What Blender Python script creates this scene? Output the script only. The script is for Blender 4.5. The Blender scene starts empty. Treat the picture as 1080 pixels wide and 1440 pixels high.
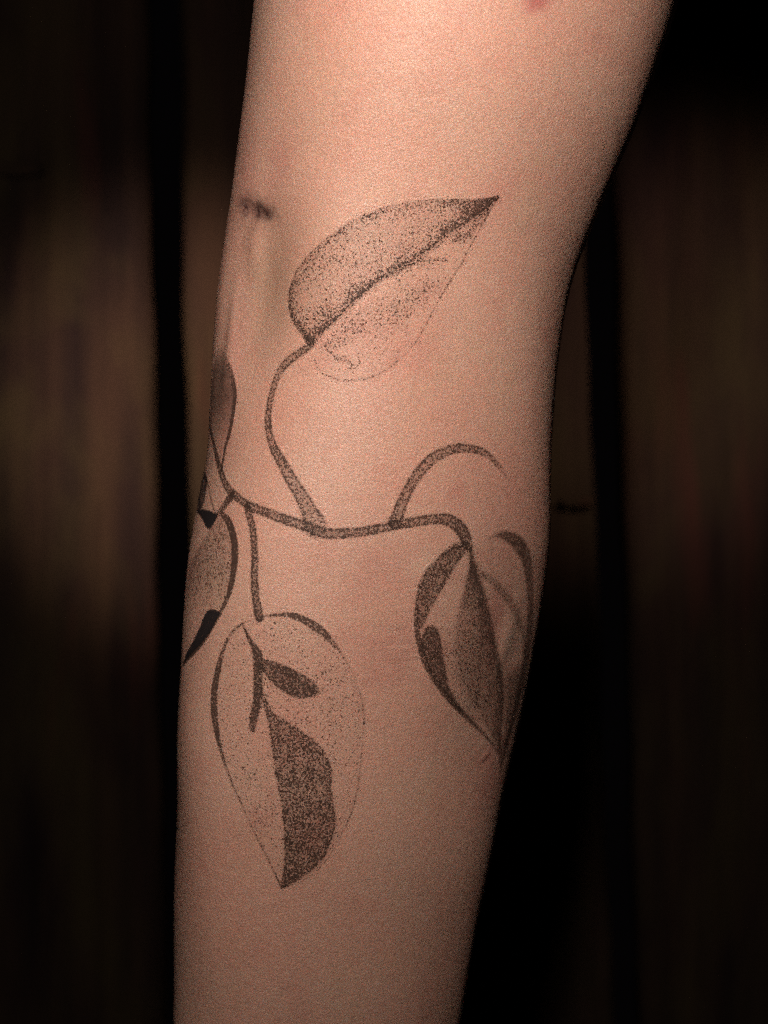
import bpy, bmesh, math, random
import numpy as np
from mathutils import Vector

random.seed(7)
rng = np.random.default_rng(7)
S = bpy.context.scene
COL = S.collection

# ------------------------------------------------------------------ camera
D = 0.45                        # metres from the lens to the plane y = 0
FH = 0.27                       # metres of that plane seen top to bottom
S0 = FH / 1440.0                # metres per photograph pixel at y = 0
cam_d = bpy.data.cameras.new('camera')
cam = bpy.data.objects.new('camera', cam_d)
COL.objects.link(cam)
cam.location = (0, -D, 0)
cam.rotation_euler = (math.radians(90), 0, 0)
cam_d.sensor_fit = 'VERTICAL'
cam_d.sensor_height = 36.0
cam_d.lens = 36.0 * D / FH
cam_d.clip_start = 0.01
cam_d.clip_end = 50
cam_d.dof.use_dof = True
cam_d.dof.focus_distance = 0.415
cam_d.dof.aperture_fstop = 11.5
S.camera = cam

# ------------------------------------------------------------------ world, lamps, exposure
w = bpy.data.worlds.new('World')
S.world = w
w.use_nodes = True
w.node_tree.nodes['Background'].inputs[0].default_value = (0.55, 0.42, 0.5, 1)
w.node_tree.nodes['Background'].inputs[1].default_value = 0.0015
S.view_settings.view_transform = 'Standard'
S.view_settings.look = 'None'
S.view_settings.exposure = 0.0
S.view_settings.gamma = 1.0


def spot(name, loc, target, power, size_deg, blend, radius, color):
    l = bpy.data.lights.new(name, 'SPOT')
    l.energy = power
    l.spot_size = math.radians(size_deg)
    l.spot_blend = blend
    l.shadow_soft_size = radius
    l.color = color
    o = bpy.data.objects.new(name, l)
    COL.objects.link(o)
    o.location = loc
    d = Vector(target) - Vector(loc)
    o.rotation_euler = d.to_track_quat('-Z', 'Y').to_euler()
    return o


# the lamp close over the arm, and two unseen spots added to pool light on the planks
spot('key_lamp', (-0.012, -0.312, 0.112), (0.016, -0.06, 0.070), 4.2, 108, 1.0, 0.013, (1.0, 0.925, 0.86))
spot('plank_fill_spot', (-0.165, -0.20, 0.19), (-0.092, 0.35, 0.050), 34.0, 24, 1.0, 0.02, (1.0, 0.79, 0.64))
spot('plank_fill_spot', (0.30, -0.20, 0.19), (0.132, 0.35, 0.078), 10.0, 25, 1.0, 0.02, (1.0, 0.76, 0.70))

# the sensor's grain: the picture is left as noisy as a phone's in this light
S.cycles.use_denoising = False
S.cycles.use_adaptive_sampling = True
S.cycles.adaptive_threshold = 0.12
S.cycles.adaptive_min_samples = 6
S.cycles.sample_clamp_direct = 3.0
S.cycles.sample_clamp_indirect = 1.0

# ------------------------------------------------------------------ node helpers


def new_mat(name):
    m = bpy.data.materials.new(name)
    m.use_nodes = True
    nt = m.node_tree
    nt.nodes.clear()
    return m, nt


def N(nt, typ, **kw):
    n = nt.nodes.new(typ)
    for k, v in kw.items():
        setattr(n, k, v)
    return n


def L(nt, a, b):
    nt.links.new(a, b)


def noise(nt, vec, scale, detail=2.0, rough=0.5, dist=0.0):
    n = N(nt, 'ShaderNodeTexNoise')
    n.inputs['Scale'].default_value = scale
    n.inputs['Detail'].default_value = detail
    n.inputs['Roughness'].default_value = rough
    n.inputs['Distortion'].default_value = dist
    L(nt, vec, n.inputs['Vector'])
    return n.outputs['Fac']


def maprange(nt, val, a, b, c=0.0, d=1.0, smooth=False):
    n = N(nt, 'ShaderNodeMapRange')
    if smooth:
        n.interpolation_type = 'SMOOTHSTEP'
    L(nt, val, n.inputs[0])
    for i, x in enumerate((a, b, c, d)):
        n.inputs[i + 1].default_value = x
    return n.outputs[0]


def math2(nt, op, a, b=None, clamp=False):
    n = N(nt, 'ShaderNodeMath', operation=op)
    n.use_clamp = clamp
    for i, x in enumerate((a, b)):
        if x is None:
            continue
        if isinstance(x, (int, float)):
            n.inputs[i].default_value = x
        else:
            L(nt, x, n.inputs[i])
    return n.outputs[0]


def mixc(nt, fac, a, b, mode='MIX'):
    n = N(nt, 'ShaderNodeMix', data_type='RGBA', blend_type=mode)
    if isinstance(fac, (int, float)):
        n.inputs[0].default_value = fac
    else:
        L(nt, fac, n.inputs[0])
    for i, x in ((6, a), (7, b)):
        if isinstance(x, tuple):
            n.inputs[i].default_value = x + (1.0,)
        else:
            L(nt, x, n.inputs[i])
    return n.outputs[2]


def scaled(nt, vec, s):
    n = N(nt, 'ShaderNodeMapping')
    n.inputs['Scale'].default_value = s
    L(nt, vec, n.inputs['Vector'])
    return n.outputs[0]


def attr(nt, name):
    n = N(nt, 'ShaderNodeAttribute', attribute_name=name)
    return n.outputs['Fac']


# ------------------------------------------------------------------ materials
def skin_material():
    m, nt = new_mat('skin')
    tc = N(nt, 'ShaderNodeTexCoord').outputs['Object']
    base = mixc(nt, maprange(nt, noise(nt, tc, 38, 3, 0.55), 0.35, 0.68), (0.605, 0.338, 0.242), (0.60, 0.302, 0.215))
    # blotches of redder and sallower skin
    base = mixc(nt, maprange(nt, noise(nt, tc, 85, 4, 0.6, 0.4), 0.52, 0.75, 0, 0.5), base, (0.54, 0.24, 0.175))
    base = mixc(nt, maprange(nt, noise(nt, tc, 60, 3, 0.55, 0.3), 0.55, 0.8, 0, 0.5), base, (0.55, 0.335, 0.22))
    base = mixc(nt, attr(nt, 'red'), base, (0.42, 0.13, 0.11))
    base = mixc(nt, attr(nt, 'olive_shade'), base, (0.40, 0.235, 0.15))
    base = mixc(nt, math2(nt, 'MULTIPLY', attr(nt, 'crease_shade'), maprange(nt, noise(nt, tc, 520, 3, 0.65), 0.35, 0.6, 0.62, 1.05), True), base, (0.03, 0.010, 0.012))
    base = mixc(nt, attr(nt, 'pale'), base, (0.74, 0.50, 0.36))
    # pores and fine speckle
    sp = noise(nt, tc, 3300, 2, 0.7)
    spk = maprange(nt, sp, 0.25, 0.75, 0.66, 1.32)
    comb = N(nt, 'ShaderNodeCombineColor')
    for i in range(3):
        L(nt, spk, comb.inputs[i])
    base = mixc(nt, 1.0, base, comb.outputs[0], 'MULTIPLY')
    pores = N(nt, 'ShaderNodeTexVoronoi')
    pores.inputs['Scale'].default_value = 420
    L(nt, tc, pores.inputs['Vector'])
    pd = maprange(nt, pores.outputs['Distance'], 0.0, 0.22, 0.16, 0.0)
    base = mixc(nt, pd, base, (0.36, 0.15, 0.11))
    p = N(nt, 'ShaderNodeBsdfPrincipled')
    L(nt, base, p.inputs['Base Color'])
    p.inputs['Roughness'].default_value = 0.46
    p.inputs['Specular IOR Level'].default_value = 0.45
    p.inputs['Subsurface Weight'].default_value = 0.13
    p.inputs['Subsurface Radius'].default_value = (1.0, 0.38, 0.22)
    p.inputs['Subsurface Scale'].default_value = 0.0022
    # relief: fine crossing lines, goose-flesh, faint horizontal wrinkles
    h1 = noise(nt, tc, 1500, 3, 0.65)
    vor = N(nt, 'ShaderNodeTexVoronoi', feature='DISTANCE_TO_EDGE')
    vor.inputs['Scale'].default_value = 900
    L(nt, scaled(nt, tc, (1, 1, 1.5)), vor.inputs['Vector'])
    h2 = maprange(nt, vor.outputs['Distance'], 0.0, 0.12)
    h3 = noise(nt, scaled(nt, tc, (0.22, 0.22, 1.0)), 620, 3, 0.6, 0.8)
    h = math2(nt, 'ADD', math2(nt, 'MULTIPLY', h1, 0.9), math2(nt, 'MULTIPLY', h2, 0.35))
    h = math2(nt, 'ADD', h, math2(nt, 'MULTIPLY', h3, 0.45))
    h = math2(nt, 'ADD', h, math2(nt, 'MULTIPLY', noise(nt, tc, 260, 3), 1.0))
    b = N(nt, 'ShaderNodeBump')
    b.inputs['Strength'].default_value = 0.55
    b.inputs['Distance'].default_value = 0.00022
    L(nt, h, b.inputs['Height'])
    L(nt, b.outputs[0], p.inputs['Normal'])
    out = N(nt, 'ShaderNodeOutputMaterial')
    L(nt, p.outputs[0], out.inputs[0])
    return m


def ink_material(name, color, scale=2500.0, stip=0.74, wash=0.85):
    """Ink in the skin: 'ink' is how thickly the dots stand, 'wash' how much even tone lies between."""
    m, nt = new_mat(name)
    tc = N(nt, 'ShaderNodeTexCoord').outputs['Object']
    n = maprange(nt, noise(nt, tc, scale, 1.0, 0.5), 0.27, 0.73)
    d = attr(nt, 'ink')
    st = maprange(nt, math2(nt, 'SUBTRACT', d, n), -0.07, 0.10, 0, 1, True)
    st = math2(nt, 'MULTIPLY', st, stip)
    fine = maprange(nt, noise(nt, tc, 900, 3, 0.7), 0.3, 0.7, 0.72, 1.2)
    ws = math2(nt, 'MULTIPLY', math2(nt, 'MULTIPLY', attr(nt, 'wash'), wash), fine)
    inv = math2(nt, 'MULTIPLY', math2(nt, 'SUBTRACT', 1.0, st), math2(nt, 'SUBTRACT', 1.0, ws, True))
    a = math2(nt, 'SUBTRACT', 1.0, inv, True)
    p = N(nt, 'ShaderNodeBsdfPrincipled')
    p.inputs['Base Color'].default_value = color + (1,)
    p.inputs['Roughness'].default_value = 0.55
    p.inputs['Specular IOR Level'].default_value = 0.25
    t = N(nt, 'ShaderNodeBsdfTransparent')
    mx = N(nt, 'ShaderNodeMixShader')
    L(nt, a, mx.inputs[0])
    L(nt, t.outputs[0], mx.inputs[1])
    L(nt, p.outputs[0], mx.inputs[2])
    out = N(nt, 'ShaderNodeOutputMaterial')
    L(nt, mx.outputs[0], out.inputs[0])
    return m


def wood_material():
    m, nt = new_mat('weathered_wood')
    tc = N(nt, 'ShaderNodeTexCoord').outputs['Object']
    oi = N(nt, 'ShaderNodeObjectInfo').outputs['Random']
    off = N(nt, 'ShaderNodeCombineXYZ')
    L(nt, math2(nt, 'MULTIPLY', oi, 7.0), off.inputs[0])
    L(nt, math2(nt, 'MULTIPLY', oi, 3.0), off.inputs[2])
    va = N(nt, 'ShaderNodeVectorMath', operation='ADD')
    L(nt, tc, va.inputs[0])
    L(nt, off.outputs[0], va.inputs[1])
    v = va.outputs[0]
    grain = noise(nt, scaled(nt, v, (1, 1, 0.06)), 190, 5, 0.65, 0.3)
    streak = noise(nt, scaled(nt, v, (1, 1, 0.11)), 40, 4, 0.55, 0.5)
    blot = noise(nt, scaled(nt, v, (1, 1, 0.45)), 14, 4, 0.6, 0.4)
    c = mixc(nt, maprange(nt, streak, 0.36, 0.66), (0.012, 0.0075, 0.007), (0.028, 0.0155, 0.0105))
    c = mixc(nt, maprange(nt, blot, 0.42, 0.66, 0, 0.75), c, (0.032, 0.023, 0.011))
    c = mixc(nt, maprange(nt, noise(nt, scaled(nt, v, (1, 1, 0.14)), 33, 3, 0.5), 0.6, 0.74, 0, 0.7), c, (0.042, 0.015, 0.011))
    c = mixc(nt, maprange(nt, grain, 0.5, 0.32, 0, 0.3), c, (0.006, 0.004, 0.004))
    kn = N(nt, 'ShaderNodeTexVoronoi')
    kn.inputs['Scale'].default_value = 9.0
    L(nt, scaled(nt, v, (1, 1, 0.7)), kn.inputs['Vector'])
    c = mixc(nt, maprange(nt, kn.outputs['Distance'], 0.03, 0.13, 0.9, 0.0, True), c, (0.009, 0.006, 0.005))
    p = N(nt, 'ShaderNodeBsdfPrincipled')
    L(nt, c, p.inputs['Base Color'])
    p.inputs['Roughness'].default_value = 0.8
    p.inputs['Specular IOR Level'].default_value = 0.0
    b = N(nt, 'ShaderNodeBump')
    b.inputs['Strength'].default_value = 0.8
    b.inputs['Distance'].default_value = 0.0015
    L(nt, math2(nt, 'ADD', grain, streak), b.inputs['Height'])
    L(nt, b.outputs[0], p.inputs['Normal'])
    out = N(nt, 'ShaderNodeOutputMaterial')
    L(nt, p.outputs[0], out.inputs[0])
    return m


M_SKIN = skin_material()
M_INK = ink_material('tattoo_ink_stipple', (0.060, 0.033, 0.024), 2300.0, 0.66, 0.55)
M_INKD = ink_material('tattoo_ink_dense', (0.022, 0.017, 0.017), 2500.0, 0.75, 0.85)
M_SCAR = ink_material('pale_crease_skin', (0.80, 0.56, 0.42), 1800.0, 0.5, 0.6)
M_WOOD = wood_material()

# ------------------------------------------------------------------ plank fence (behind the arm)
YW = 0.35


def wpx(px, py, y=YW):          # where the plank face stands
    k = (D + y) / D * S0
    return ((px - 540) * k, (720 - py) * k)


fence = bpy.data.objects.new('plank_fence', None)
COL.objects.link(fence)
fence.location = (0, YW, -0.75)
fence['label'] = 'dark weathered vertical plank fence with black gaps behind the arm'
fence['category'] = 'fence'


def plank(xl_top, xl_bot, xr_top, xr_bot, seed, z0=-0.75, z1=0.75, dy=0.0):
    """One rough-sawn plank; its edges are given by photograph columns at rows 0 and 1440."""
    r = random.Random(seed)
    bm = bmesh.new()
    nz, nx = 120, 22
    th = 0.022
    ph = [r.uniform(0, 6.28) for _ in range(8)]
    verts = []
    for k in range(nz + 1):
        z = z0 + (z1 - z0) * k / nz
        t = 0.5 - z / (1440 * (D + YW) / D * S0)
        xl = wpx(xl_top + (xl_bot - xl_top) * t, 0)[0] + 0.0006 * math.sin(z * 31 + ph[0]) + 0.0004 * math.sin(z * 83 + ph[1])
        xr = wpx(xr_top + (xr_bot - xr_top) * t, 0)[0] + 0.0006 * math.sin(z * 27 + ph[2]) + 0.0004 * math.sin(z * 91 + ph[3])
        row = []
        for i in range(nx + 1):
            u = i / nx
            x = xl + (xr - xl) * u
            e = min(u, 1 - u) * (xr - xl)
            rnd = 0.003 * max(0.0, 1 - e / 0.004) ** 2
            f = 0.0011 * math.sin(x * 210 + ph[4] + 0.5 * math.sin(z * 9 + ph[5])) + 0.0007 * math.sin(x * 520 + ph[6] + 0.8 * math.sin(z * 14 + ph[7]))
            row.append(bm.verts.new((x, dy + rnd + f, z + 0.75)))
        row.append(bm.verts.new((xr - 0.001, dy + th, z + 0.75)))
        row.append(bm.verts.new((xl + 0.001, dy + th, z + 0.75)))
        verts.append(row)
    n = len(verts[0])
    for k in range(nz):
        for i in range(n):
            j = (i + 1) % n
            bm.faces.new((verts[k][i], verts[k][j], verts[k + 1][j], verts[k + 1][i]))
    bm.faces.new(list(reversed(verts[0])))
    bm.faces.new(verts[-1])
    me = bpy.data.meshes.new('plank')
    bm.to_mesh(me)
    bm.free()
    me.shade_smooth()
    me.materials.append(M_WOOD)
    o = bpy.data.objects.new('plank', me)
    COL.objects.link(o)
    o.parent = fence
    return o


plank(-390, -380, -120, -108, 1)
P_LEFT = plank(-70, -60, 205, 232, 2)
plank(250, 278, 520, 536, 3, dy=0.002)
P_RIGHT_IN = plank(566, 590, 812, 866, 4, dy=0.004)
P_RIGHT = plank(856, 902, 1146, 1180, 5)
plank(1200, 1225, 1470, 1500, 6)


def fence_bar(name, x0, x1, y0, y1, z0, z1, parent=None, skew=0.0, seed=0):
    r = random.Random(seed)
    bm = bmesh.new()
    n = 14
    rings = []
    for k in range(n + 1):
        u = k / n
        x = x0 + (x1 - x0) * u
        dz = skew * u + 0.0003 * math.sin(u * 17 + seed)
        hh = (z1 - z0) * (1.0 if 0 < k < n else 0.7)
        zc = (z0 + z1) / 2 + dz
        c = 0.18 * min(hh, y1 - y0)
        prof = [(y0 + c, -hh / 2), (y1, -hh / 2), (y1, hh / 2), (y0 + c, hh / 2), (y0, hh / 2 - c), (y0, -hh / 2 + c)]
        rings.append([bm.verts.new((x, py + r.uniform(-1, 1) * 0.0002, zc + pz + 0.75)) for py, pz in prof])
    for k in range(n):
        for i in range(6):
            j = (i + 1) % 6
            bm.faces.new((rings[k][i], rings[k][j], rings[k + 1][j], rings[k + 1][i]))
    bm.faces.new(list(reversed(rings[0])))
    bm.faces.new(rings[-1])
    bmesh.ops.recalc_face_normals(bm, faces=bm.faces)
    me = bpy.data.meshes.new(name)
    bm.to_mesh(me)
    bm.free()
    me.materials.append(M_WOOD)
    o = bpy.data.objects.new(name, me)
    COL.objects.link(o)
    o.parent = parent or fence
    return o


# two rails that carry the planks, above and below the picture
for zr in (-0.50, 0.46):
    fence_bar('rail', wpx(-400, 0)[0], wpx(1480, 0)[0], 0.027, 0.062, zr - 0.03, zr + 0.03, seed=3)
# short splintered ledges standing out of two planks
fence_bar('ledge', wpx(-60, 0)[0], wpx(62, 0)[0], -0.006, 0.004, wpx(0, 251)[1], wpx(0, 233)[1], P_LEFT, 0.0006, 5)
fence_bar('ledge', wpx(790, 0)[0], wpx(836, 0)[0], -0.004, 0.008, wpx(0, 714)[1], wpx(0, 702)[1], P_RIGHT_IN, 0.0008, 8)

# ------------------------------------------------------------------ the arm's surface
LEFT = [(-900, 300), (-500, 360), (-200, 366), (0, 359), (100, 349), (200, 338), (250, 333), (300, 326), (350, 315), (400, 306), (450, 300),
        (500, 298), (590, 293), (649, 290), (697, 281), (721, 277), (769, 269), (829, 263), (888, 258), (933, 256),
        (960, 254), (1030, 250), (1100, 248), (1200, 246), (1440, 244), (1800, 252), (2100, 280), (2400, 300)]
RIGHT = [(-900, 1010), (-500, 1030), (-200, 1000), (0, 954), (61, 936), (122, 915), (183, 892), (244, 862), (300, 838), (367, 812), (422, 797),
         (478, 788), (533, 782), (644, 778), (756, 774), (811, 768), (867, 761), (922, 751), (978, 740), (1033, 730),
         (1120, 713), (1200, 697), (1300, 675), (1440, 648), (1800, 592), (2100, 560), (2400, 550)]


def smooth_interp(tab):
    a = np.array(tab, float)
    ys = np.arange(a[0, 0], a[-1, 0] + 1, 5.0)
    v = np.interp(ys, a[:, 0], a[:, 1])
    k = np.exp(-0.5 * (np.arange(-14, 15) / 4.0) ** 2)
    k /= k.sum()
    vp = np.concatenate([2 * v[0] - v[14:0:-1], v, 2 * v[-1] - v[-2:-16:-1]])
    vs = np.convolve(vp, k, 'valid')
    return ys, vs


YL, VL = smooth_interp(LEFT)
YR, VR = smooth_interp(RIGHT)


def cy_of(py):                  # the arm leans a little: upper arm towards the lens
    return 0.006 - 0.022 * np.clip((720 - py) / 720.0, -1.2, 1.3)


def shear_of(py):               # how far the outer side is turned away
    t = np.clip((py - 400.0) / 600.0, 0, 1)
    return 0.12 + 0.25 * t * t * (3 - 2 * t)


def rows(z):
    """cross-section of the arm at height z"""
    py = 720 - z / S0
    for _ in range(3):
        py = 720 - z / (S0 * (D + cy_of(py)) / D)
    sh = shear_of(py) * 0.043
    l = (np.interp(py, YL, VL) - 540) * S0 * (D + cy_of(py) - sh) / D
    r = (np.interp(py, YR, VR) - 540) * S0 * (D + cy_of(py) + sh) / D
    return (l + r) / 2, cy_of(py), (r - l) / 2 * 0.994, py


ANCHOR = {}


def bump_at(py, th, z, px0, py0, sx, sy, amp, rot=0.0):
    """a soft swelling or hollow anchored at photograph position px0, py0 (sizes in pixels)"""
    if (px0, py0) not in ANCHOR:
        t, zz = unproject([(px0, py0)], False)
        ANCHOR[(px0, py0)] = (t[0], zz[0])
    t0, z0 = ANCHOR[(px0, py0)]
    dx = (th - t0) * 0.046 / 0.000174
    dy = (z0 - z) / 0.000174
    c, s = math.cos(rot), math.sin(rot)
    a = dx * c + dy * s
    b = -dx * s + dy * c
    return amp * np.exp(-0.5 * ((a / sx) ** 2 + (b / sy) ** 2))


BUMPS = [  # px, py, size x, size y, metres, rotation
    (352, 297, 20, 8, -0.0016, 0.25),        # pit at the end of the elbow crease
    (348, 345, 14, 30, 0.0010, 0.0),         # tendon under it
    (350, 420, 58, 92, -0.0046, 0.04),       # hollow of the elbow
    (318, 470, 14, 60, 0.0012, 0.0),         # fold along the inner edge
    (520, 470, 90, 160, 0.0012, 0.0),
    (600, 90, 130, 170, 0.0022, 0.0),        # swell of the upper arm
    (480, 690, 110, 130, 0.0016, 0.0),       # forearm muscle
    (716, 905, 14, 40, 0.0006, 0.2),         # bony swelling beside the leaf
    (690, 980, 60, 120, -0.0022, 0.0),
    (430, 1150, 110, 170, 0.0008, 0.0),
    (690, 1062, 7, 4, 0.00025, -0.4), (688, 1072, 7, 4, -0.0002, -0.4),
    (560, 908, 26, 2.5, -0.00009, 0.05), (575, 930, 30, 2.5, -0.00008, -0.03), (550, 885, 22, 2.5, -0.00007, 0.1),
]


def sstep(a, b, x):
    t = np.clip((x - a) / (b - a), 0, 1)
    return t * t * (3 - 2 * t)


def surf(th, z, bumps=True):
    """point of the skin; th = 0 faces the lens, + to the right"""
    cx, cy, r, py = rows(z)
    ry = r * (0.92 + 0.10 * sstep(500.0, 50.0, py))
    shear = shear_of(py)
    nx, ny = np.sin(th), -np.cos(th)
    dsp = np.zeros_like(th)
    for b in (BUMPS if bumps else ()):
        dsp = dsp + bump_at(py, th, z, *b)
    dsp = dsp + 0.00030 * np.sin(z * 95 + 2.1 * th) * np.sin(z * 41 + 1.3) + 0.0002 * np.sin(th * 7 + z * 60)
    # the front is a little flattened, as a forearm is
    q = 1.0 / (np.abs(nx) ** 2.12 + np.abs(ny) ** 2.12) ** (1 / 2.12)
    return np.stack([cx + (r * q + dsp) * nx, cy + (ry * q + dsp) * ny + shear * (r * q * nx), z], -1)


def surf_n(th, z):
    e = 1e-4
    a = surf(th + e * 10, z) - surf(th - e * 10, z)
    b = surf(th, z + e) - surf(th, z - e)
    n = np.cross(a, b)
    return n / np.linalg.norm(n, axis=-1, keepdims=True)


def project(p):
    k = D / (D + p[..., 1]) / S0
    return 540 + p[..., 0] * k, 720 - p[..., 2] * k


TH_MAX = 1.42


def unproject(pts, bumps=True):
    """photograph positions -> (angle, height) on the skin"""
    pts = np.array(pts, float)
    l = np.interp(pts[:, 1], YL, VL)
    r = np.interp(pts[:, 1], YR, VR)
    th = np.arcsin(np.clip((pts[:, 0] - (l + r) / 2) / ((r - l) / 2), -0.97, 0.97))
    z = (720 - pts[:, 1]) * S0 * 0.93
    for it in range(30):
        x, y = project(surf(th, z, bumps))
        ex, ey = pts[:, 0] - x, pts[:, 1] - y
        h = 2e-3
        x1, y1 = project(surf(th + h, z, bumps))
        x2, y2 = project(surf(th, z + 1e-4, bumps))
        a, c = (x1 - x) / h, (y1 - y) / h
        b, d = (x2 - x) / 1e-4, (y2 - y) / 1e-4
        a = np.where(np.abs(a) < 25, 25.0, a)
        det = a * d - b * c
        dt = (d * ex - b * ey) / det
        dz = (-c * ex + a * ey) / det
        th = np.clip(th + np.clip(dt, -0.15, 0.15), -TH_MAX, TH_MAX)
        z = z + np.clip(dz, -0.004, 0.004)
    return th, z


person = bpy.data.objects.new('person', None)
COL.objects.link(person)
person['label'] = 'bare arm with black stippled leaf and vine tattoo before the dark planks'
person['category'] = 'person'


def build_arm():
    nt_, nz = 420, 760
    ys = np.concatenate([np.linspace(-620, -80, 50, endpoint=False), np.linspace(-80, 1520, nz - 100, endpoint=False), np.linspace(1520, 2200, 50)])
    z = (720 - ys) * S0
    # closer columns on the side that faces the lens
    u = np.linspace(-math.pi, math.pi, nt_, endpoint=False)
    th = u - 0.45 * np.sin(u)
    TH, Z = np.meshgrid(th, z)
    P = surf(TH.ravel(), Z.ravel())
    nv = len(z)
    i = np.arange(nv - 1)[:, None] * nt_
    j = np.arange(nt_)[None, :]
    jn = (j + 1) % nt_
    F = np.stack([i + j, i + nt_ + j, i + nt_ + jn, i + jn], -1).reshape(-1, 4)
    me = bpy.data.meshes.new('arm')
    c0 = P[:nt_].mean(0) + np.array([0, 0, 0.006])
    c1 = P[-nt_:].mean(0) - np.array([0, 0, 0.006])
    V = np.vstack([P, c0, c1])
    n = len(P)
    jj = np.arange(nt_)
    jjn = (jj + 1) % nt_
    tri0 = np.stack([np.full(nt_, n), jj, jjn], -1)
    base = (nv - 1) * nt_
    tri1 = np.stack([np.full(nt_, n + 1), base + jjn, base + jj], -1)
    me.vertices.add(len(V))
    me.vertices.foreach_set('co', V.ravel())
    loops = np.concatenate([F.ravel(), tri0.ravel(), tri1.ravel()]).astype(np.int32)
    starts = np.concatenate([np.arange(len(F)) * 4, len(F) * 4 + np.arange(2 * nt_) * 3]).astype(np.int32)
    me.loops.add(len(loops))
    me.loops.foreach_set('vertex_index', loops)
    me.polygons.add(len(starts))
    me.polygons.foreach_set('loop_start', starts)
    me.update(calc_edges=True)
    me.validate()
    me.shade_smooth()
    # skin colour: mole, flushed and sallow places, with some shade and highlight painted in
    th_, z_ = TH.ravel(), Z.ravel()
    py = rows(z_)[3]

    def field(spots):
        f = np.zeros(len(th_))
        for s in spots:
            g = bump_at(py, th_, z_, *s)
            f = np.maximum(f, g)
        return np.concatenate([np.clip(f, 0, 1), [0, 0]]).astype(np.float32)

    def put(name, f):
        a = me.attributes.new(name, 'FLOAT', 'POINT')
        a.data.foreach_set('value', f)
    put('red', field([(752, 4, 11, 9, 0.9, -0.5), (745, 14, 6, 5, 0.7, 0), (395, 240, 26, 40, 0.30, 0.3), (345, 250, 30, 34, 0.28, 0),
                      (700, 700, 50, 60, 0.15, 0), (700, 870, 16, 30, 0.40, 0), (690, 1066, 16, 14, 0.40, 0), (640, 690, 10, 14, 0.28, 0.5),
                      (540, 800, 50, 30, 0.20, 0), (560, 905, 40, 30, 0.25, 0), (410, 300, 40, 60, 0.16, 0), (690, 1110, 26, 40, 0.30, 0),
                      (320, 520, 14, 90, 0.3, 0), (690, 285, 20, 30, 0.18, 0.4), (600, 490, 12, 60, 0.06, 0.5), (425, 10, 12, 8, 0.2, 0)]))
    put('olive_shade', field([(374, 385, 48, 80, 0.62, 0.08), (440, 160, 60, 60, 0.20, 0)]))  # sallow skin, with the shade of the elbow hollow painted in
    put('crease_shade', field([(341, 290, 20, 12, 0.95, 0.5), (352, 296, 26, 10, 0.98, 0.25), (352, 298, 40, 15, 0.5, 0.2), (366, 300, 17, 9, 0.95, 0.2), (327, 440, 10, 45, 0.22, 0.03), (350, 310, 30, 5, 0.35, -0.1), (336, 330, 4, 22, 0.16, 0), (330, 372, 7, 10, 0.12, 0)]))  # shade of the elbow crease painted dark, and a reddish streak below
    put('pale', field([(718, 912, 6, 22, 0.30, 0.15), (590, 795, 16, 10, 0.30, -0.6)]))  # the first spot paints the lit highlight on the bony swelling
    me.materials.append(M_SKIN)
    o = bpy.data.objects.new('arm', me)
    COL.objects.link(o)
    return o, P[-nt_:].mean(0)


arm, foot = build_arm()
person.location = (0, 0, 0)
arm.parent = person

# ------------------------------------------------------------------ tattoo: ink lying in the skin
RM = 0.046
UNIT = 0.000174                 # one photograph pixel on the near side of the skin


def uv(pts):
    th, z = unproject(pts)
    return np.stack([th * RM / UNIT, -z / UNIT], -1)


def spline(p, closed=False, n=10):
    """Catmull-Rom through control points (rows may carry extra columns such as width)"""
    p = np.asarray(p, float)
    m = len(p)
    out = []
    rng_ = range(m if closed else m - 1)
    for i in rng_:
        if closed:
            a, b, c, d = p[(i - 1) % m], p[i], p[(i + 1) % m], p[(i + 2) % m]
        else:
            a = p[i - 1] if i > 0 else 2 * p[0] - p[1]
            b, c = p[i], p[i + 1]
            d = p[i + 2] if i + 2 < m else 2 * p[-1] - p[-2]
        for t in np.arange(n) / n:
            out.append(0.5 * (2 * b + (c - a) * t + (2 * a - 5 * b + 4 * c - d) * t * t + (3 * b - a - 3 * c + d) * t ** 3))
    if not closed:
        out.append(p[-1])
    return np.array(out)


def curve(pts, closed=False):
    """(px, py, extra...) -> dense polyline in skin units with the extras carried along"""
    a = np.array([list(q) for q in pts], float)
    w_ = uv(a[:, :2])
    if a.shape[1] > 2:
        w_ = np.hstack([w_, a[:, 2:]])
    return spline(w_, closed)


def dist_line(G, C, closed=False):
    """distance of grid points G to polyline C, and the carried extras at the nearest point, and the side"""
    A = C if closed else C[:-1]
    B = np.roll(C, -1, 0) if closed else C[1:]
    best = np.full(len(G), 1e9)
    ext = np.zeros((len(G), C.shape[1] - 2))
    pos = np.zeros(len(G))
    for i in range(len(A)):
        a, b = A[i, :2], B[i, :2]
        ab = b - a
        l2 = max(ab @ ab, 1e-9)
        t = np.clip(((G - a) @ ab) / l2, 0, 1)
        q = G - a - t[:, None] * ab
        d = np.sqrt((q ** 2).sum(1))
        k = d < best
        best[k] = d[k]
        pos[k] = (i + t[k]) / len(A)
        if ext.shape[1]:
            ext[k] = A[i, 2:] + t[k, None] * (B[i, 2:] - A[i, 2:])
    return best, ext, pos


def inside(G, C):
    x, y = G[:, 0], G[:, 1]
    r = np.zeros(len(G), bool)
    n = len(C)
    for i in range(n):
        x1, y1 = C[i, :2]
        x2, y2 = C[(i + 1) % n, :2]
        if y1 == y2:
            continue
        c = ((y1 > y) != (y2 > y)) & (x < (x2 - x1) * (y - y1) / (y2 - y1) + x1)
        r ^= c
    return r


def sdf(G, C):
    d = dist_line(G, C, True)[0]
    return np.where(inside(G, C), d, -d)


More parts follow.
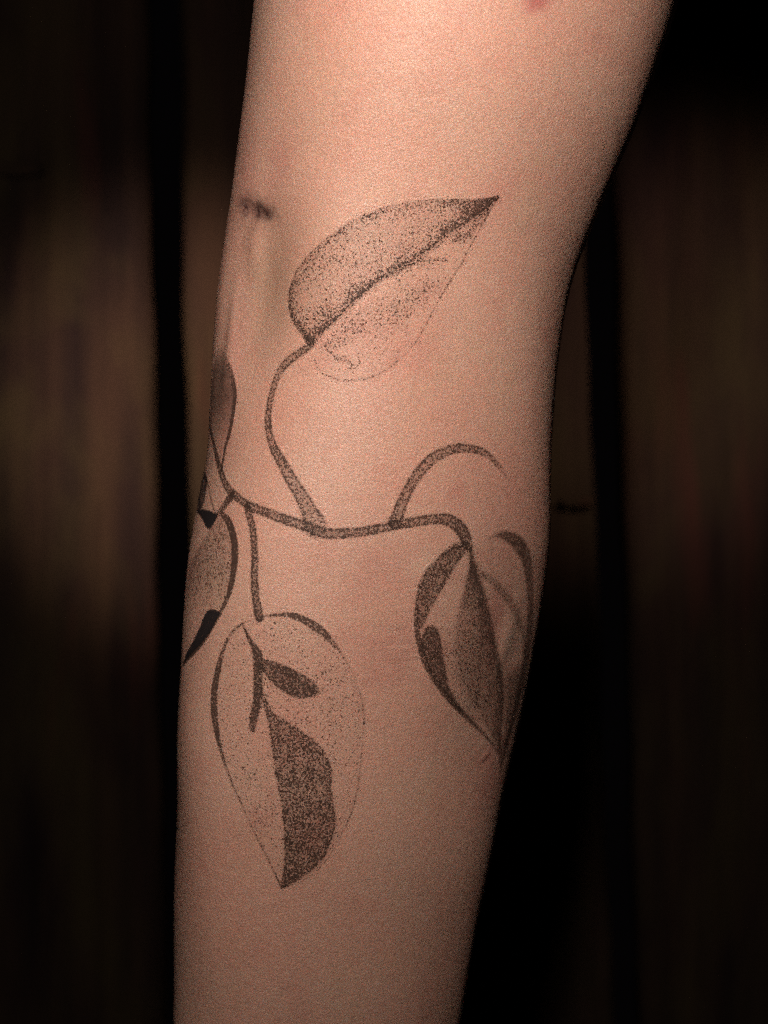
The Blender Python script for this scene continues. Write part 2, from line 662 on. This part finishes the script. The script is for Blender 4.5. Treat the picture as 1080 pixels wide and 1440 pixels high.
def sstep(a, b, x):
    t = np.clip((x - a) / (b - a), 0, 1)
    return t * t * (3 - 2 * t)


def lownoise(G, s, seed):
    r = np.random.default_rng(seed)
    f = np.zeros(len(G))
    for _ in range(7):
        a = r.uniform(0, 6.28)
        k = r.uniform(0.6, 1.6) / s
        f += np.sin((G[:, 0] * math.cos(a) + G[:, 1] * math.sin(a)) * k * 6.28 + r.uniform(0, 6.28))
    return f / 4.0


OFFSET = [0.00004]


def ink_mesh(name, bounds, field, mat, parent, step=1.25, label=None):
    """A sheet of ink that follows the skin. bounds: curves to enclose; field(G) -> keep distance, dots, wash."""
    lo = np.min([c[:, :2].min(0) for c in bounds], 0) - 22
    hi = np.max([c[:, :2].max(0) for c in bounds], 0) + 22
    xs = np.arange(lo[0], hi[0], step)
    ys = np.arange(lo[1], hi[1], step)
    X, Y = np.meshgrid(xs, ys)
    G = np.stack([X.ravel(), Y.ravel()], -1)
    keep, ink, wash = field(G)
    keep = keep.reshape(X.shape)
    cell = np.maximum.reduce([keep[:-1, :-1], keep[1:, :-1], keep[:-1, 1:], keep[1:, 1:]]) > -1.0
    idx = np.arange(X.size).reshape(X.shape)
    F = np.stack([idx[:-1, :-1], idx[1:, :-1], idx[1:, 1:], idx[:-1, 1:]], -1)[cell]
    used = np.unique(F)
    remap = np.full(X.size, -1)
    remap[used] = np.arange(len(used))
    F = remap[F]
    th = G[used, 0] * UNIT / RM
    z = -G[used, 1] * UNIT
    OFFSET[0] += 0.000012
    nrm = surf_n(th, z)
    P = surf(th, z)
    outw = P - np.stack([rows(z)[0], rows(z)[1], z], -1)
    sgn = np.sign((nrm * outw).sum(1, keepdims=True))
    P = P + nrm * sgn * OFFSET[0]
    if sgn.mean() < 0:
        F = F[:, ::-1]
    me = bpy.data.meshes.new(name)
    me.vertices.add(len(P))
    me.vertices.foreach_set('co', P.ravel())
    me.loops.add(F.size)
    me.loops.foreach_set('vertex_index', F.ravel().astype(np.int32))
    me.polygons.add(len(F))
    me.polygons.foreach_set('loop_start', (np.arange(len(F)) * 4).astype(np.int32))
    me.update(calc_edges=True)
    me.shade_smooth()
    for nm, f in (('ink', ink), ('wash', wash)):
        a = me.attributes.new(nm, 'FLOAT', 'POINT')
        a.data.foreach_set('value', np.clip(f[used], -0.2, 1.2).astype(np.float32))
    me.materials.append(mat)
    o = bpy.data.objects.new(name, me)
    COL.objects.link(o)
    o.parent = parent
    if label:
        o['label'] = label
    return o


def stroke_field(C, soft=2.1, dots=0.75, wash=0.35, edge=0.0, closed=False, fade=None):
    """C carries width in column 2 (and optional strength in column 3)"""
    def f(G):
        d, e, pos = dist_line(G, C, closed)
        hw = np.maximum(e[:, 0] / 2, 0.4) * 1.12
        st = e[:, 1] if e.shape[1] > 1 else np.ones(len(G))
        core = sstep(-soft, soft, hw - d)
        rim = np.exp(-0.5 * ((d - (hw - 2.0)) / 1.7) ** 2) * sstep(4, 7, hw)
        ink = (core * dots + edge * rim * core) * st - 0.12 * (1 - core)
        ink = ink + 0.06 * lownoise(G, 25, 3) * core
        return hw + soft - d, ink, core * wash * st * (1 + 0.15 * lownoise(G, 30, 5))
    return f


def stem(name, pts, parent, label=None, mat=None, **kw):
    C = curve(pts)
    return ink_mesh(name, [C], stroke_field(C, **kw), mat or M_INK, parent, label=label)


def fill(name, poly, parent, fn, soft=2.0, mat=None, label=None):
    """closed patch; fn(G, s, t) -> dots, wash with s the distance inside the edge"""
    C = curve(poly, True)

    def f(G):
        s = sdf(G, C)
        ink, ws = fn(G, s)
        m_ = sstep(-soft, soft, s)
        return s + soft, ink * m_ - 0.12 * (1 - m_), ws * m_
    return ink_mesh(name, [C], f, mat or M_INK, parent, label=label)


# ---- main vine and the stalks that leave it
vine = stem('tattoo_vine', [(293, 588, 10, 1.2), (298, 612, 10, 1.2), (303, 634, 10.5, 1.2), (310, 661, 12, 1.1), (319, 684, 11.5, 1.05), (331, 697, 11.5, 1), (349, 710, 11, 1), (373, 720, 12.5, .95),
             (397, 729, 13, .95), (424, 738, 13.5, .95), (451, 748, 14, .95), (464, 750.5, 14, .95), (498, 749, 13, .95), (524, 745, 12.5, .95),
             (550, 739.5, 13, .95), (576, 735, 13, .95), (601, 731, 13.5, .95), (620, 729.5, 14.5, 1), (635, 733, 16, 1), (647, 743, 17, 1.05), (655, 757, 16, 1.1), (659, 768, 12, 1)],
            person, dots=0.46, wash=0.44, edge=0.26)
stem('tattoo_stalk', [(439, 484, 8, 1.2), (431, 490, 10, 1.05), (420, 497, 12, .95), (408, 506, 13, .9), (397, 517, 13, .9), (388, 535, 12, .9), (381, 560, 11, .9), (377, 585, 11, .95), (378, 605, 12, .95),
              (385, 629, 13, 1), (396, 650, 14.5, .95), (410, 675, 16, .9), (425, 700, 18, .88), (436, 722, 22, .85), (443, 737, 27, .8), (444, 743, 25, .7)],
     person, dots=0.44, wash=0.40, edge=0.28)
stem('tattoo_stalk', [(556, 734, 18, 1.1), (559, 725, 16, 1), (566, 705, 14.5, .9), (580, 678, 14.5, .9), (598, 654, 15, .9), (617, 639, 14, .9), (638, 631, 13, .95), (656, 630, 12, 1), (678, 635, 10, 1),
              (692, 645, 8.5, .9), (705, 660, 6.5, .65), (714, 674, 5, .3), (719, 686, 4, 0.0)],
     person, dots=0.44, wash=0.40, edge=0.26)
stem('tattoo_stalk', [(348, 712, 10, 1.2), (350, 722, 11, 1.05), (354, 736, 10.5, 1), (357, 757, 11, 1), (358.5, 784, 11, 1), (358, 811, 11.5, 1), (359, 835, 12, 1), (362, 855, 12.5, 1.05), (365, 868, 13, 1.15)],
     person, dots=0.50, wash=0.46, edge=0.22)
stem('tattoo_stalk', [(326, 698, 13, 1.4), (322, 702, 12.5, 1.2), (315, 712, 12, .9), (309, 720, 11, .8), (305, 726, 6, .5)], person, dots=0.62, wash=0.5)


def outline_and_dots(outline, C, dots_fn, soft=1.5, dots=0.7, wash=0.3):
    """whole leaf: sparse dots inside, an outline whose width and strength change along it"""
    fo = stroke_field(outline, soft, dots, wash, 0.0, False)

    def f(G):
        k, i1, w1 = fo(G)
        s = sdf(G, C)
        i2, w2 = dots_fn(G, s)
        m_ = sstep(-1.0, 3.0, s)
        i2 = i2 * m_ - 0.15 * (1 - m_)
        return np.maximum(k, s + 2), np.maximum(i1, i2), np.maximum(w1, w2 * m_)
    return f


# ---- the heart-shaped leaf above the vine
A_UP = [(435, 482), (423, 464), (412, 447), (407, 423), (411, 398), (423, 373), (447, 347), (477, 322), (497, 310), (520, 299), (547, 290), (580, 284), (613, 281), (640, 281), (663, 282), (684, 281), (701, 276)]
A_LO = [(694, 287), (677, 317), (663, 343), (647, 373), (627, 404), (607, 440), (588, 476), (570, 497), (547, 517), (520, 531), (490, 535), (467, 531), (449, 521), (442, 503)]
A_MID = [(438, 485), (449, 472), (463, 460), (490, 433), (523, 403), (550, 384), (580, 367), (610, 347), (633, 328), (657, 313), (680, 297), (699, 279)]
Cw = curve([(x, y) for x, y in A_UP + A_LO], True)
wd = [7, 7, 6, 5, 4.5, 4, 3.5, 3, 3, 3, 3, 3, 3, 3, 4, 6, 3]
st = [1.2, 1.1, 1.05, 1.0, .95, .85, .75, .7, .7, .7, .7, .7, .8, .9, 1, 1.2, 1.2]
A_out = curve([(x, y, a, b) for (x, y), a, b in zip(A_UP, wd, st)] +
              [(x, y, a, b) for (x, y), a, b in zip(A_LO, [3.0, 2.6, 2.4, 2.4, 2.6, 2.4, 2.4, 2.2, 2.6, 2.8, 3.2, 3.2, 3, 3], [1.0, .95, .85, .85, .9, .85, .8, .75, .8, .7, .7, .62, .6, .65])])
A_midC = curve(A_MID)
A_v2 = curve([(556, 384, 8), (580, 372, 10), (600, 365, 9), (628, 365, 5)])
A_band = curve([(452, 487, 10), (470, 480, 20), (500, 462, 34), (540, 440, 36), (580, 420, 34), (606, 402, 22)])
A_low = curve([(462, 495, 5), (488, 508, 9), (500, 515, 6), (506, 510, 4)])
A_tip = curve([(636, 336, 10), (655, 330, 18), (672, 312, 14), (690, 290, 8)])


def a_dots(G, s):
    def soft_stroke(C, amp):
        d, e, _ = dist_line(G, C)
        return amp * np.exp(-0.5 * (d / np.maximum(e[:, 0] / 2, 1)) ** 2)
    v = soft_stroke(A_band, 0.34)
    v = np.maximum(v, soft_stroke(A_v2, 0.42))
    v = np.maximum(v, soft_stroke(A_low, 0.40))
    v = np.maximum(v, soft_stroke(A_tip, 0.46))
    v = np.maximum(v, 0.10) + 0.05 * lownoise(G, 45, 11)
    return v, 0.25 * v


leafA = ink_mesh('tattoo_leaf', [A_out], outline_and_dots(A_out, Cw, a_dots, 1.3, 0.55, 0.26), M_INK, person, label='heart-shaped tattoo leaf with one dotted dark half, above the vine')
HA = curve(A_UP + A_MID[::-1][1:-1], True)


def a_half(G, s):
    dm, _, pos = dist_line(G, A_midC)
    de = np.maximum(s, 0)
    v = 0.36 + 0.34 * np.exp(-dm / 11) + 0.22 * np.exp(-de / 16)
    v += 0.16 * sstep(0.72, 0.97, pos) + 0.22 * sstep(0.10, 0.0, pos) - 0.05
    l1 = uv([(540, 338), (450, 408), (600, 320)])
    for q, r_, a_ in zip(l1, (42, 36, 30), (.13, .12, .06)):
        v -= a_ * np.exp(-0.5 * ((G - q) ** 2).sum(1) / r_ ** 2)
    v += 0.07 * lownoise(G, 40, 21)
    return v, 0.10 + 0.30 * np.clip(v - 0.35, 0, 1)


def half_field(G):
    s = sdf(G, HA)
    i, w_ = a_half(G, s)
    m_ = sstep(-2.5, 3.0, s)
    return s + 3, i * m_ - 0.12 * (1 - m_), w_ * m_


ink_mesh('leaf_shading', [HA], half_field, M_INK, leafA)
stem('leaf_vein', [(x, y, a, b) for (x, y), a, b in zip(A_MID, [6, 6, 6, 6, 7, 8, 8, 8, 8, 8, 8, 4], [1.1, 1, .9, .85, .85, .85, .85, .8, .8, .85, .95, 1.1])], leafA, dots=0.46, wash=0.22, soft=3.0)

# ---- the oval leaf that hangs below the vine
B_L = [(341, 876), (326, 890), (315, 912), (307.5, 940), (302.5, 967), (301.5, 998), (305, 1026), (312, 1059), (326, 1099), (341, 1133), (359, 1172), (378, 1209), (395.5, 1247)]
B_R = [(341, 876), (359, 870), (381, 865), (402, 864), (420, 868), (439, 878), (457, 892), (475, 912), (491, 937), (503, 964), (510, 992), (511.5, 1019), (508, 1059), (503, 1105), (494, 1142), (475.5, 1181), (454, 1215), (427, 1237), (395.5, 1248)]
bl = curve([(x, y, a, b) for (x, y), a, b in zip(B_L, [4, 4.5, 7, 11, 13, 13, 10, 6, 4, 3.2, 3, 3, 3], [.8, .85, 1, 1.1, 1.15, 1.15, 1.1, 1.0, .8, .72, .7, .75, .9])])
br = curve([(x, y, a, b) for (x, y), a, b in zip(B_R, [2.2, 2.2, 4, 6.5, 9, 10.5, 9, 4, 2.6, 2.4, 2.6, 2.6, 2.6, 2.6, 2.6, 2.6, 2.6, 2.6, 3],
                                                [.55, .6, 1, 1.05, 1.05, 1.05, 1.0, .8, .5, .48, .62, .66, .62, .68, .62, .6, .55, .5, .8])])
CB = curve(B_L + B_R[::-1][1:-1], True)


def leafB_field(G):
    k1, i1, w1 = stroke_field(bl, 1.4, 0.62, 0.36)(G)
    k2, i2, w2 = stroke_field(br, 1.4, 0.62, 0.36)(G)
    s = sdf(G, CB)
    q = uv([(470, 985), (430, 900), (350, 1130), (330, 960), (455, 1080)])
    v = np.full(len(G), 0.135)
    for c, r_, a_ in zip(q, (45, 40, 50, 30, 40), (.08, .04, .06, .02, .02)):
        v += a_ * np.exp(-0.5 * ((G - c) ** 2).sum(1) / r_ ** 2)
    v += 0.05 * lownoise(G, 50, 31)
    m_ = sstep(0, 4, s)
    v = v * m_ - 0.15 * (1 - m_)
    return np.maximum.reduce([k1, k2, s + 2]), np.maximum.reduce([i1, i2, v]), np.maximum.reduce([w1, w2, 0.03 * m_])


leafB = ink_mesh('tattoo_leaf', [bl, br], leafB_field, M_INK, person, label='oval tattoo leaf with dark stippled half, hanging below the vine')
fill('leaf_shading', [(367, 955), (372, 973), (384, 1000), (402, 1012), (420, 1024), (445, 1043), (460, 1062), (468, 1084), (466, 1105), (470, 1129), (473, 1157), (466, 1184), (451, 1212), (430, 1230), (396, 1248),
                      (398.5, 1221), (399, 1181), (396, 1136), (388.5, 1096), (381, 1044), (374.5, 1007), (368, 983)], leafB,
     lambda G, s: (0.50 + 0.10 * np.exp(-np.maximum(s, 0) / 6) + 0.09 * lownoise(G, 36, 41) + 0.10 * sstep(1130 - 720, 1300 - 720, G[:, 1]), 0.33 + 0.05 * lownoise(G, 30, 42)), 2.8)
fill('leaf_shading', [(364, 930), (370, 926), (393, 932), (417, 943), (439, 956), (449, 971), (440, 979), (420, 982), (402, 975), (384, 961), (371, 946), (365, 938)], leafB,
     lambda G, s: (0.60 + 0.07 * lownoise(G, 30, 43), 0.52 + 0.05 * lownoise(G, 22, 44)), 2.0)
stem('leaf_vein', [(341, 876, 3, .9), (346, 887, 4, 1), (352, 899, 5.5, 1), (358, 910, 10, 1), (362, 922, 15, 1), (363.5, 938, 14, 1), (363, 954, 13, 1), (362.5, 983, 14, 1), (359, 1000, 13, 1), (356.5, 1013, 12, 1), (355.5, 1025, 8, .8)],
     leafB, dots=0.64, wash=0.55)

# ---- the leaf that turns away round the outer side
C_L = [(655, 764), (635, 770), (617, 784), (600, 802), (590, 824), (585.5, 849), (585.5, 882), (591, 910), (600, 936), (613, 958), (631, 983), (652, 1004), (674, 1026), (692, 1046), (701, 1062), (702, 1084)]
C_R = [(672, 768), (694, 753), (707, 752), (721, 758), (733, 770), (740, 788), (744, 816), (745, 845), (744, 874), (741, 907), (735, 943), (728, 979), (719, 1015), (709.5, 1051), (702, 1084)]
cl = curve([(x, y, a, b) for (x, y), a, b in zip(C_L, [8, 8, 6, 5, 5, 6, 7, 8, 8, 8, 8, 8, 6, 5, 4, 3], [1, .9, .8, .8, .8, .9, 1, 1.1, 1.1, 1.1, 1.1, 1.05, .9, .8, .7, .5])])
cr = curve([(x, y, a, b) for (x, y), a, b in zip(C_R, [2, 6, 12, 18, 22, 22, 18, 18, 20, 22, 22, 20, 16, 12, 6], [.0, .7, 1, 1.05, 1.05, 1, .9, .85, .9, .95, 1, 1, 1.05, 1.1, 1.1])])
CC = curve(C_L + C_R[::-1][1:-1], True)


def leafC_field(G):
    k1, i1, w1 = stroke_field(cl, 1.8, 0.60, 0.35)(G)
    k2, i2, w2 = stroke_field(cr, 4.0, 0.50, 0.55)(G)  # heavier wash paints the outer side's shade into this outline
    s = sdf(G, CC)
    q = uv([(655, 930), (668, 990), (628, 900)])
    v = np.full(len(G), 0.03)
    for c, r_, a_ in zip(q, (34, 30, 20), (.24, .22, .08)):
        v += a_ * np.exp(-0.5 * ((G - c) ** 2).sum(1) / r_ ** 2)
    m_ = sstep(0, 4, s)
    return np.maximum.reduce([k1, k2, s + 2]), np.maximum.reduce([i1, i2, v * m_ - 0.12 * (1 - m_)]), np.maximum.reduce([w1, w2, (0.04 + 0.35 * v) * m_])


leafC = ink_mesh('tattoo_leaf', [cl, cr], leafC_field, M_INK, person, label='tattoo leaf with pointed tip curling round the shaded side of the forearm')
fill('leaf_shading', [(655, 764), (635, 770), (617, 784), (600, 802), (590, 824), (586, 849), (586, 880), (594, 882), (604, 860), (618, 834), (634, 808), (645, 789), (654, 776)], leafC,
     lambda G, s: (0.50 + 0.06 * lownoise(G, 28, 51), 0.42 + 0.04 * lownoise(G, 30, 52)), 3.0)
fill('leaf_shading', [(596, 884), (608, 879), (617, 888), (622, 914), (627, 943), (632, 966), (643, 986), (653, 1003), (640, 994), (631, 983), (613, 958), (600, 936), (591, 908)], leafC,
     lambda G, s: (0.60 + 0.06 * lownoise(G, 24, 53), 0.46 + 0.05 * lownoise(G, 26, 54)), 2.6)
C_WR = curve([(662, 772), (667, 795), (678, 824), (685, 853), (694, 889), (701, 925), (706, 961), (706, 997), (703, 1033), (703, 1062)])


def wedge(G, s):
    d = dist_line(G, C_WR)[0]
    top = sstep(870 - 720, 775 - 720, G[:, 1] * 0.93)
    v = 0.26 + 0.38 * np.exp(-d / 20) + 0.18 * top + 0.07 * lownoise(G, 30, 55)
    return v, 0.20 + 0.55 * np.exp(-d / 18) + 0.14 * top


fill('leaf_shading', [(657, 768), (659, 786), (657, 803), (652, 824), (645, 850), (638, 886), (640, 930), (655, 975), (675, 1010), (694, 1044), (703, 1062), (704, 1030), (707, 997), (707, 961), (702, 925), (694, 889), (686, 853), (678, 824), (668, 795), (663, 774)],
     leafC, wedge, 6.5)
stem('leaf_vein', [(667, 790, 7, .7), (681, 809, 9, .8), (699, 824, 12, .9), (716, 845, 13, .9), (727, 867, 13, .8), (734, 890, 12, .7), (736, 915, 12, .6)], leafC, dots=0.34, wash=0.40, soft=5.0)
fill('leaf_shading', [(708, 950), (722, 940), (734, 935), (730, 975), (721, 1012), (710, 1050), (703, 1066), (706, 1030), (708, 990)], leafC,  # dark patch painting the shade along the forearm's outer edge
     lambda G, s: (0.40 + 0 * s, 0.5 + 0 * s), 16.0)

# ---- leaves seen edge-on at the inner side
D_R = [(313, 722), (322, 733), (328, 750), (331, 769), (330.5, 790), (328, 811), (324, 830), (317, 848), (309, 864), (299, 882), (288, 899), (273, 917), (259, 932)]
D_L = [(308, 723), (297, 745), (287, 763), (278, 780), (272, 797), (267, 820), (264, 850), (262, 880), (260, 910)]
dr = curve([(x, y, a, b) for (x, y), a, b in zip(D_R, [6, 11, 12, 12, 12, 10.5, 9, 7.5, 6.5, 6.5, 8, 8, 6], [.9, 1.1, 1.2, 1.2, 1.2, 1.15, 1.1, 1, 1, 1, 1.1, 1.2, 1.2])])
dl = curve([(x, y, a, b) for (x, y), a, b in zip(D_L, [4, 6, 9, 13, 18, 22, 22, 20, 14], [.6, .6, .7, .8, .75, .6, .3, .15, 0])])
CD = curve(D_R + D_L[::-1][:-1], True)


def leafD_field(G):
    k1, i1, w1 = stroke_field(dr, 1.6, 0.66, 0.62)(G)
    k2, i2, w2 = stroke_field(dl, 2.5, 0.45, 0.45)(G)
    s = sdf(G, CD)
    m_ = sstep(0, 4, s)
    lowfade = sstep(870 - 720, 800 - 720, G[:, 1] * 0.93)
    v = (0.10 + 0.22 * lowfade + 0.10 * lownoise(G, 22, 61)) * m_ - 0.12 * (1 - m_)
    return np.maximum.reduce([k1, k2, s + 2]), np.maximum.reduce([i1, i2, v]), np.maximum.reduce([w1, w2, (0.08 + 0.20 * lowfade + 0.05 * lownoise(G, 18, 62)) * m_])


leafD = ink_mesh('tattoo_leaf', [dr, dl], leafD_field, M_INK, person, label='narrow tattoo leaf with thick dark edge, under the inner end of the vine')
fill('leaf_shading', [(294, 858), (302, 857), (310, 861), (308, 867), (299, 883), (288, 900), (273, 916), (261, 930), (263, 920), (271, 905), (280, 887), (288, 867)], leafD,
     lambda G, s: (0.85 + 0 * s, 0.80 + 0 * s), 2.0, M_INKD)

E_R = [(314, 486), (319, 503), (324, 520), (329, 539), (331.5, 557), (329, 581), (324, 608), (318, 629), (315, 648), (312, 662)]
E_L = [(304, 640), (299, 610), (297, 585), (298, 555), (301, 520), (306, 495)]
er = curve([(x, y, a, b) for (x, y), a, b in zip(E_R, [4, 6, 7.5, 8, 8.5, 8.5, 8, 7, 6.5, 6], [.1, .5, .9, 1.1, 1.2, 1.15, 1.1, 1.05, 1.1, 1.1])])
CE = curve(E_R + E_L, True)


def leafE_field(G):
    k1, i1, w1 = stroke_field(er, 1.5, 0.66, 0.55)(G)
    s = sdf(G, CE)
    m_ = sstep(0, 6, s)
    up = sstep(640 - 720, 560 - 720, G[:, 1] * 0.93) * sstep(485 - 720, 535 - 720, G[:, 1] * 0.93)
    return np.maximum(k1, s + 2), np.maximum(i1, (0.05 + 0.12 * up) * m_ - 0.12 * (1 - m_)), np.maximum(w1, (0.12 + 0.75 * up) * m_)


ink_mesh('tattoo_leaf', [er, CE], leafE_field, M_INK, person, label='smooth grey tattoo leaf below the elbow crease, beside the inner end of the vine')

leafF = fill('tattoo_leaf', [(289, 661), (293, 674), (291, 690), (289, 704), (284, 714), (279, 716), (280, 704), (283, 684)], person,
             lambda G, s: (0.45 + 0.3 * np.exp(-np.maximum(s, 0) / 4), 0.45 + 0.2 * np.exp(-np.maximum(s, 0) / 4)), 2.0, M_INKD, label='small tattoo leaf with solid black triangle at the inner edge')
fill('leaf_shading', [(278, 717), (284, 716), (291, 717), (300, 720), (307, 724), (304, 732), (300, 738), (296, 743), (291, 739), (286, 729), (282, 722)], leafF,
     lambda G, s: (0.95 + 0 * s, 0.85 + 0 * s), 1.6, M_INKD)
stem('leaf_vein', [(293, 676, 5, .6), (295, 684, 4.5, .7), (298, 700, 4, .7), (303, 716, 4, .7), (308, 722, 4, .7)], leafF, dots=0.5, wash=0.5)

# ---- thin pale creases in the skin beside the outer leaf
for pts in ([(540, 881), (550, 884), (561, 880)], [(549, 912), (560, 908), (572, 911), (584, 906)], [(557, 893), (563, 898)], [(571, 925), (583, 921), (590, 924)],
            [(566, 834), (578, 829), (590, 830)], [(590, 806), (600, 795), (612, 786)], [(542, 838), (552, 840)], [(560, 862), (572, 866)]):
    n_ = len(pts)
    stem('skin_crease', [(x, y, 2.2 if 0 < i < n_ - 1 else 1.0, 0.8) for i, (x, y) in enumerate(pts)], arm, mat=M_SCAR, dots=0.4, wash=0.5, soft=1.4)
